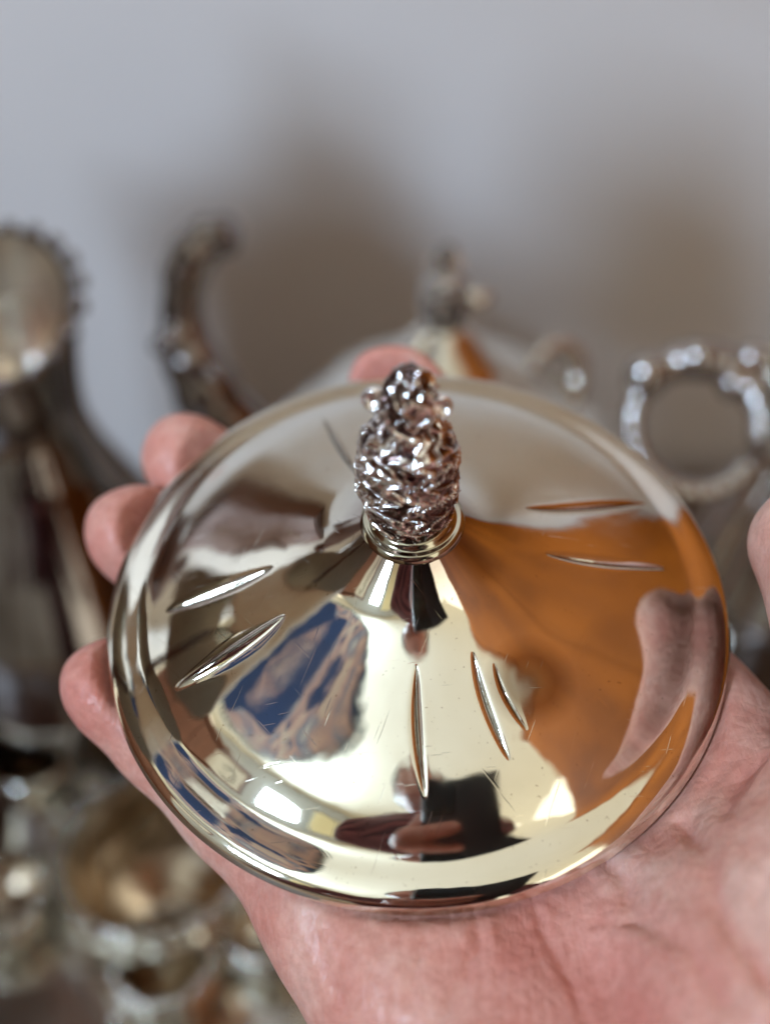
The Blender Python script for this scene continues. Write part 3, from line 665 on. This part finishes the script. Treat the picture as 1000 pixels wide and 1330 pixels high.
# coffee pot at the left edge, open mouth slanting up at the back
J = W(-6, 400, .372); jug = empty('coffee_pot', (J[0], J[1], 0), 'tall lidless silver coffee pot with open slanting beaded mouth, leftmost', 'coffee pot')
hz = J[2]
slant = lambda t, r, z: np.where(z > hz-.045, (z-(hz-.045))/.045, 0)*(.017*np.sin(t))
lathe('pot_body', [(r, z) for r, z in ((.0265, hz+.002), (.0295, hz+.003), (.0300, hz-.002), (.0280, hz-.012), (.0245, hz-.035), (.0245, hz-.05), (.031, hz-.070), (.046, hz-.10), (.058, hz-.135), (.062, hz-.17), (.054, hz-.205), (.034, hz-.232), (.022, hz-.245), (.022, hz-.252), (.036, hz-.262), (.042, .010), (.046, .004), (.046, .0004), (.02, .0004))], M_OLD, jug, n=144, rfun=lobes(8, .025, -1, hz-.07), zfun=slant)
lathe('inner_lining', [(.0265, hz+.0015), (.025, hz-.010), (.0225, hz-.022), (.018, hz-.034), (.010, hz-.043), (.001, hz-.045)][::-1], M_LINING, jug, n=80, zfun=slant)
bead_row('bead', .0315, hz+.001, 20, .0033, jug, lambda a: .017*math.sin(a), M_OLD)

# teapot behind the lid
T0 = W(577, 418, .385); tp = empty('teapot', (T0[0], T0[1], 0), 'silver teapot with lid and scrolled spout, standing behind the held lid', 'teapot')
tz = T0[2]
lathe('pot_body', [(r, z) for r, z in ((.040, tz-.0375), (.054, tz-.0375), (.059, tz-.040), (.064, tz-.045), (.070, tz-.055), (.082, tz-.085), (.086, tz-.12), (.074, tz-.16), (.046, tz-.19), (.032, tz-.20), (.034, tz-.21), (.056, tz-.222), (.058, .0004), (.02, .0004))], M_BRIGHT, tp, n=160, rfun=lobes(14, .04, -1, tz-.045))
lathe('lid', [(r, z) for r, z in ((.001, tz+.001), (.009, tz), (.016, tz-.008), (.026, tz-.015), (.036, tz-.020), (.045, tz-.026), (.051, tz-.032), (.053, tz-.035), (.053, tz-.037), (.03, tz-.037))], M_BRIGHT, tp, n=120)
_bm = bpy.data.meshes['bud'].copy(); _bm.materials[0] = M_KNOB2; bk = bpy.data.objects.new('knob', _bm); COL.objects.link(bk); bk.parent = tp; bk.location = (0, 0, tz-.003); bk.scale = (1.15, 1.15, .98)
def rel(o, p): return np.array(p)-np.array(o.location)
sp = [W(302, 303, .365), W(268, 312, .368), W(243, 345, .37), (W(236, 395, .375)), W(240, 440, .38), W(262, 495, .385), W(300, 555, .395), W(355, 610, .405), W(430, 640, .41)]
tube('spout', [rel(tp, p) for p in sp], [.0070, .0090, .0090, .0078, .0098, .0125, .015, .018, .022], M_OLD, tp, n=20, lump=(.05, 1.1))
for px_, py_, r_ in ((212, 447, .0050), (226, 438, .0062), (293, 299, .0060), (278, 480, .005)):
    ball('spout_leaf', rel(tp, W(px_, py_, .374)), r_, M_OLD, tp, (1, 1.2, .8))
hp = [W(690, 475, .40), W(722, 448, .405), W(748, 462, .41), W(748, 500, .415), W(720, 560, .42), W(680, 600, .42)]
tube('handle', [rel(tp, p) for p in hp], [.0025, .0035, .004, .0045, .0045, .0045], M_BRIGHT, tp, lump=(.12, 1.7))
for px_, py_ in ((616, 386),): ball('shoulder_leaf', rel(tp, W(px_, py_, .40)), .0055, M_BRIGHT, tp, (1.4, 1, .7))

# sugar bowl at the right edge with a ring handle
S0 = W(1095, 560, .37); sg = empty('sugar_bowl', (S0[0], S0[1], 0), 'silver sugar bowl with beaded ring handle, at the right edge', 'sugar bowl')
sz = W(1095, 470, .37)[2]
lathe('bowl_body', [(r, z) for r, z in ((.026, sz+.001), (.030, sz+.002), (.031, sz-.003), (.027, sz-.015), (.028, sz-.03), (.038, sz-.06), (.046, sz-.09), (.044, sz-.12), (.030, sz-.145), (.016, sz-.158), (.016, sz-.165), (.030, sz-.178), (.036, .012), (.040, .004), (.040, .0004), (.02, .0004))], M_SILVER, sg, n=128, rfun=lobes(10, .05, -1, sz-.02))
lathe('inner_lining', [(.026, sz), (.024, sz-.015), (.023, sz-.05), (.01, sz-.07), (.001, sz-.072)][::-1], M_GILT, sg, n=64)
bead_row('bead', .031, sz+.002, 22, .0032, sg)
rc = (905, 553); ring = []
for k in range(15):
    a = math.radians(-12+k*24); ring.append(rel(sg, W(rc[0]+84*math.cos(a), rc[1]-84*math.sin(a)*1.03, .362)))
tube('handle', ring, [.0044, .0048, .0062, .0072, .0070, .0066, .0052, .0040, .0040, .0042, .0042, .0040, .0038, .0038, .0040], M_SILVER, sg, n=18, sub=8, lump=(.07, 1.3))
for px_, py_, r_ in ((838, 490, .0078), (905, 468, .0066), (950, 500, .0050), (975, 468, .0058), (988, 500, .0045)):
    ball('handle_bead', rel(sg, W(px_, py_, .360)), r_, M_SILVER, sg, (1, .9, 1.15))

# low waste bowl, gilt inside, lower left
B0 = W(205, 1100, .44); wb = empty('waste_bowl', (B0[0], B0[1], 0), 'round silver bowl with gilded inside, lower left on the tray', 'bowl')
br, bz = .041, B0[2]
ztray = .006
lathe('bowl_body', [(br-.001, bz), (br+.001, bz+.001), (br+.002, bz-.001), (br-.002, bz-.008), (br, bz-.02), (br-.006, bz-.045), (br-.022, bz-.062), (.014, bz-.068), (.014, bz-.072), (.024, ztray+.004), (.026, ztray+.0004), (.01, ztray+.0004)], M_BRIGHT, wb, n=128, rfun=lobes(16, .05, -1, bz-.012))
lathe('inner_lining', [(br-.001, bz-.0005), (br-.005, bz-.010), (br-.004, bz-.025), (br-.012, bz-.045), (.012, bz-.058), (.001, bz-.06)][::-1], M_GILT, wb, n=96)
bead_row('bead', br+.001, bz, 48, .0016, wb)
# round tray under it
TR = W(120, 1150, .50); tr = empty('tray', (TR[0]+.0, TR[1]-.02, 0), 'wide round silver tray with gadrooned rim under the small pieces', 'tray')
lathe('tray_plate', [(.001, .0045), (.12, .0045), (.135, .006), (.150, .016), (.156, .017), (.157, .014), (.150, .011), (.12, .0006), (.001, .0005)], M_BRIGHT, tr, n=200, rfun=lambda t, r, z: 1+.015*np.abs(np.sin(t*30))*(r > .14))
# creamer
C0 = W(40, 960, .46); cm = empty('creamer', (C0[0], C0[1], 0), 'small silver cream jug on the tray below the coffee pot', 'cream jug')
cz_ = C0[2]
def spouty(t, r, z): return 1+.22*np.clip(np.cos(t+1.2), 0, 1)**4*np.clip((z-(cz_-.03))/.03, 0, 1)
lathe('jug_body', [(.021, cz_), (.0245, cz_+.001), (.0245, cz_-.002), (.019, cz_-.018), (.020, cz_-.03), (.030, cz_-.055), (.032, cz_-.075), (.022, cz_-.098), (.011, cz_-.108), (.012, cz_-.114), (.022, ztray+.004), (.024, ztray+.0004), (.01, ztray+.0004)], M_BRIGHT, cm, n=96, rfun=lambda t, r, z: spouty(t, r, z)*lobes(8, .06, -1, cz_-.03)(t, r, z))
lathe('inner_lining', [(.021, cz_-.0006), (.018, cz_-.015), (.018, cz_-.03), (.01, cz_-.05), (.001, cz_-.052)][::-1], M_GILT, cm, n=64, rfun=spouty)
tube('handle', [(-.018, .008, cz_-.01), (-.034, .014, cz_+.004), (-.046, .018, cz_-.02), (-.042, .016, cz_-.05), (-.028, .012, cz_-.065)], [.002, .003, .003, .0027, .002], M_BRIGHT, cm)
# sugar tongs, spoons and salt cellars among them
def spoon(p, rz, label):
    t = empty('spoon', (p[0], p[1], p[2]), label, 'spoon', 'spoons on the tray'); t.rotation_euler = (0, 0, rz)
    tube('handle', [(0, -.05, .004), (0, -.01, .006), (0, .03, .0045), (0, .045, .0035)], [.0035, .002, .0018, .003], M_BRIGHT, t)
    ball('bowl', (0, .060, .0042), .017, M_BRIGHT, t, (.68, 1.1, .22)); return t
def salt(p, r, label, m=M_BRIGHT):
    t = empty('salt_cellar', (p[0], p[1], p[2]), label, 'salt cellar', 'small round silver salts')
    lathe('cellar_body', [(r*.9, r*1.15), (r, r*1.18), (r*1.02, r*1.1), (r*.95, r*.95), (r*1.1, r*.6), (r*.8, r*.25), (r*.5, r*.12), (r*.6, .0004), (r*.2, .0004)], m, t, n=72, rfun=lobes(9, .08))
    lathe('inner_lining', [(r*.9, r*1.14), (r*.8, r*.8), (r*.5, r*.5), (.001, r*.42)][::-1], M_GILT, t, n=48)
    bead_row('bead', r*1.0, r*1.18, 16, r*.11, t); return t
a = W(230, 1300, .46); salt((a[0], a[1], .0052), .022, 'round silver salt cellar nearest the bottom edge')
a = W(40, 1250, .50); salt((a[0], a[1], .0052), .020, 'round silver salt cellar at the left edge, beyond the bowl')
a = W(320, 1290, .47); salt((a[0]+.012, a[1]+.01, .0052), .018, 'smallest silver salt cellar, tucked beside the wrist')
a = W(120, 1300, .50); spoon((a[0], a[1], .0052), .7, 'silver teaspoon lying toward the bottom left corner')
a = W(60, 1120, .52); spoon((a[0], a[1], .0052), -.5, 'silver teaspoon lying left of the gilded bowl')
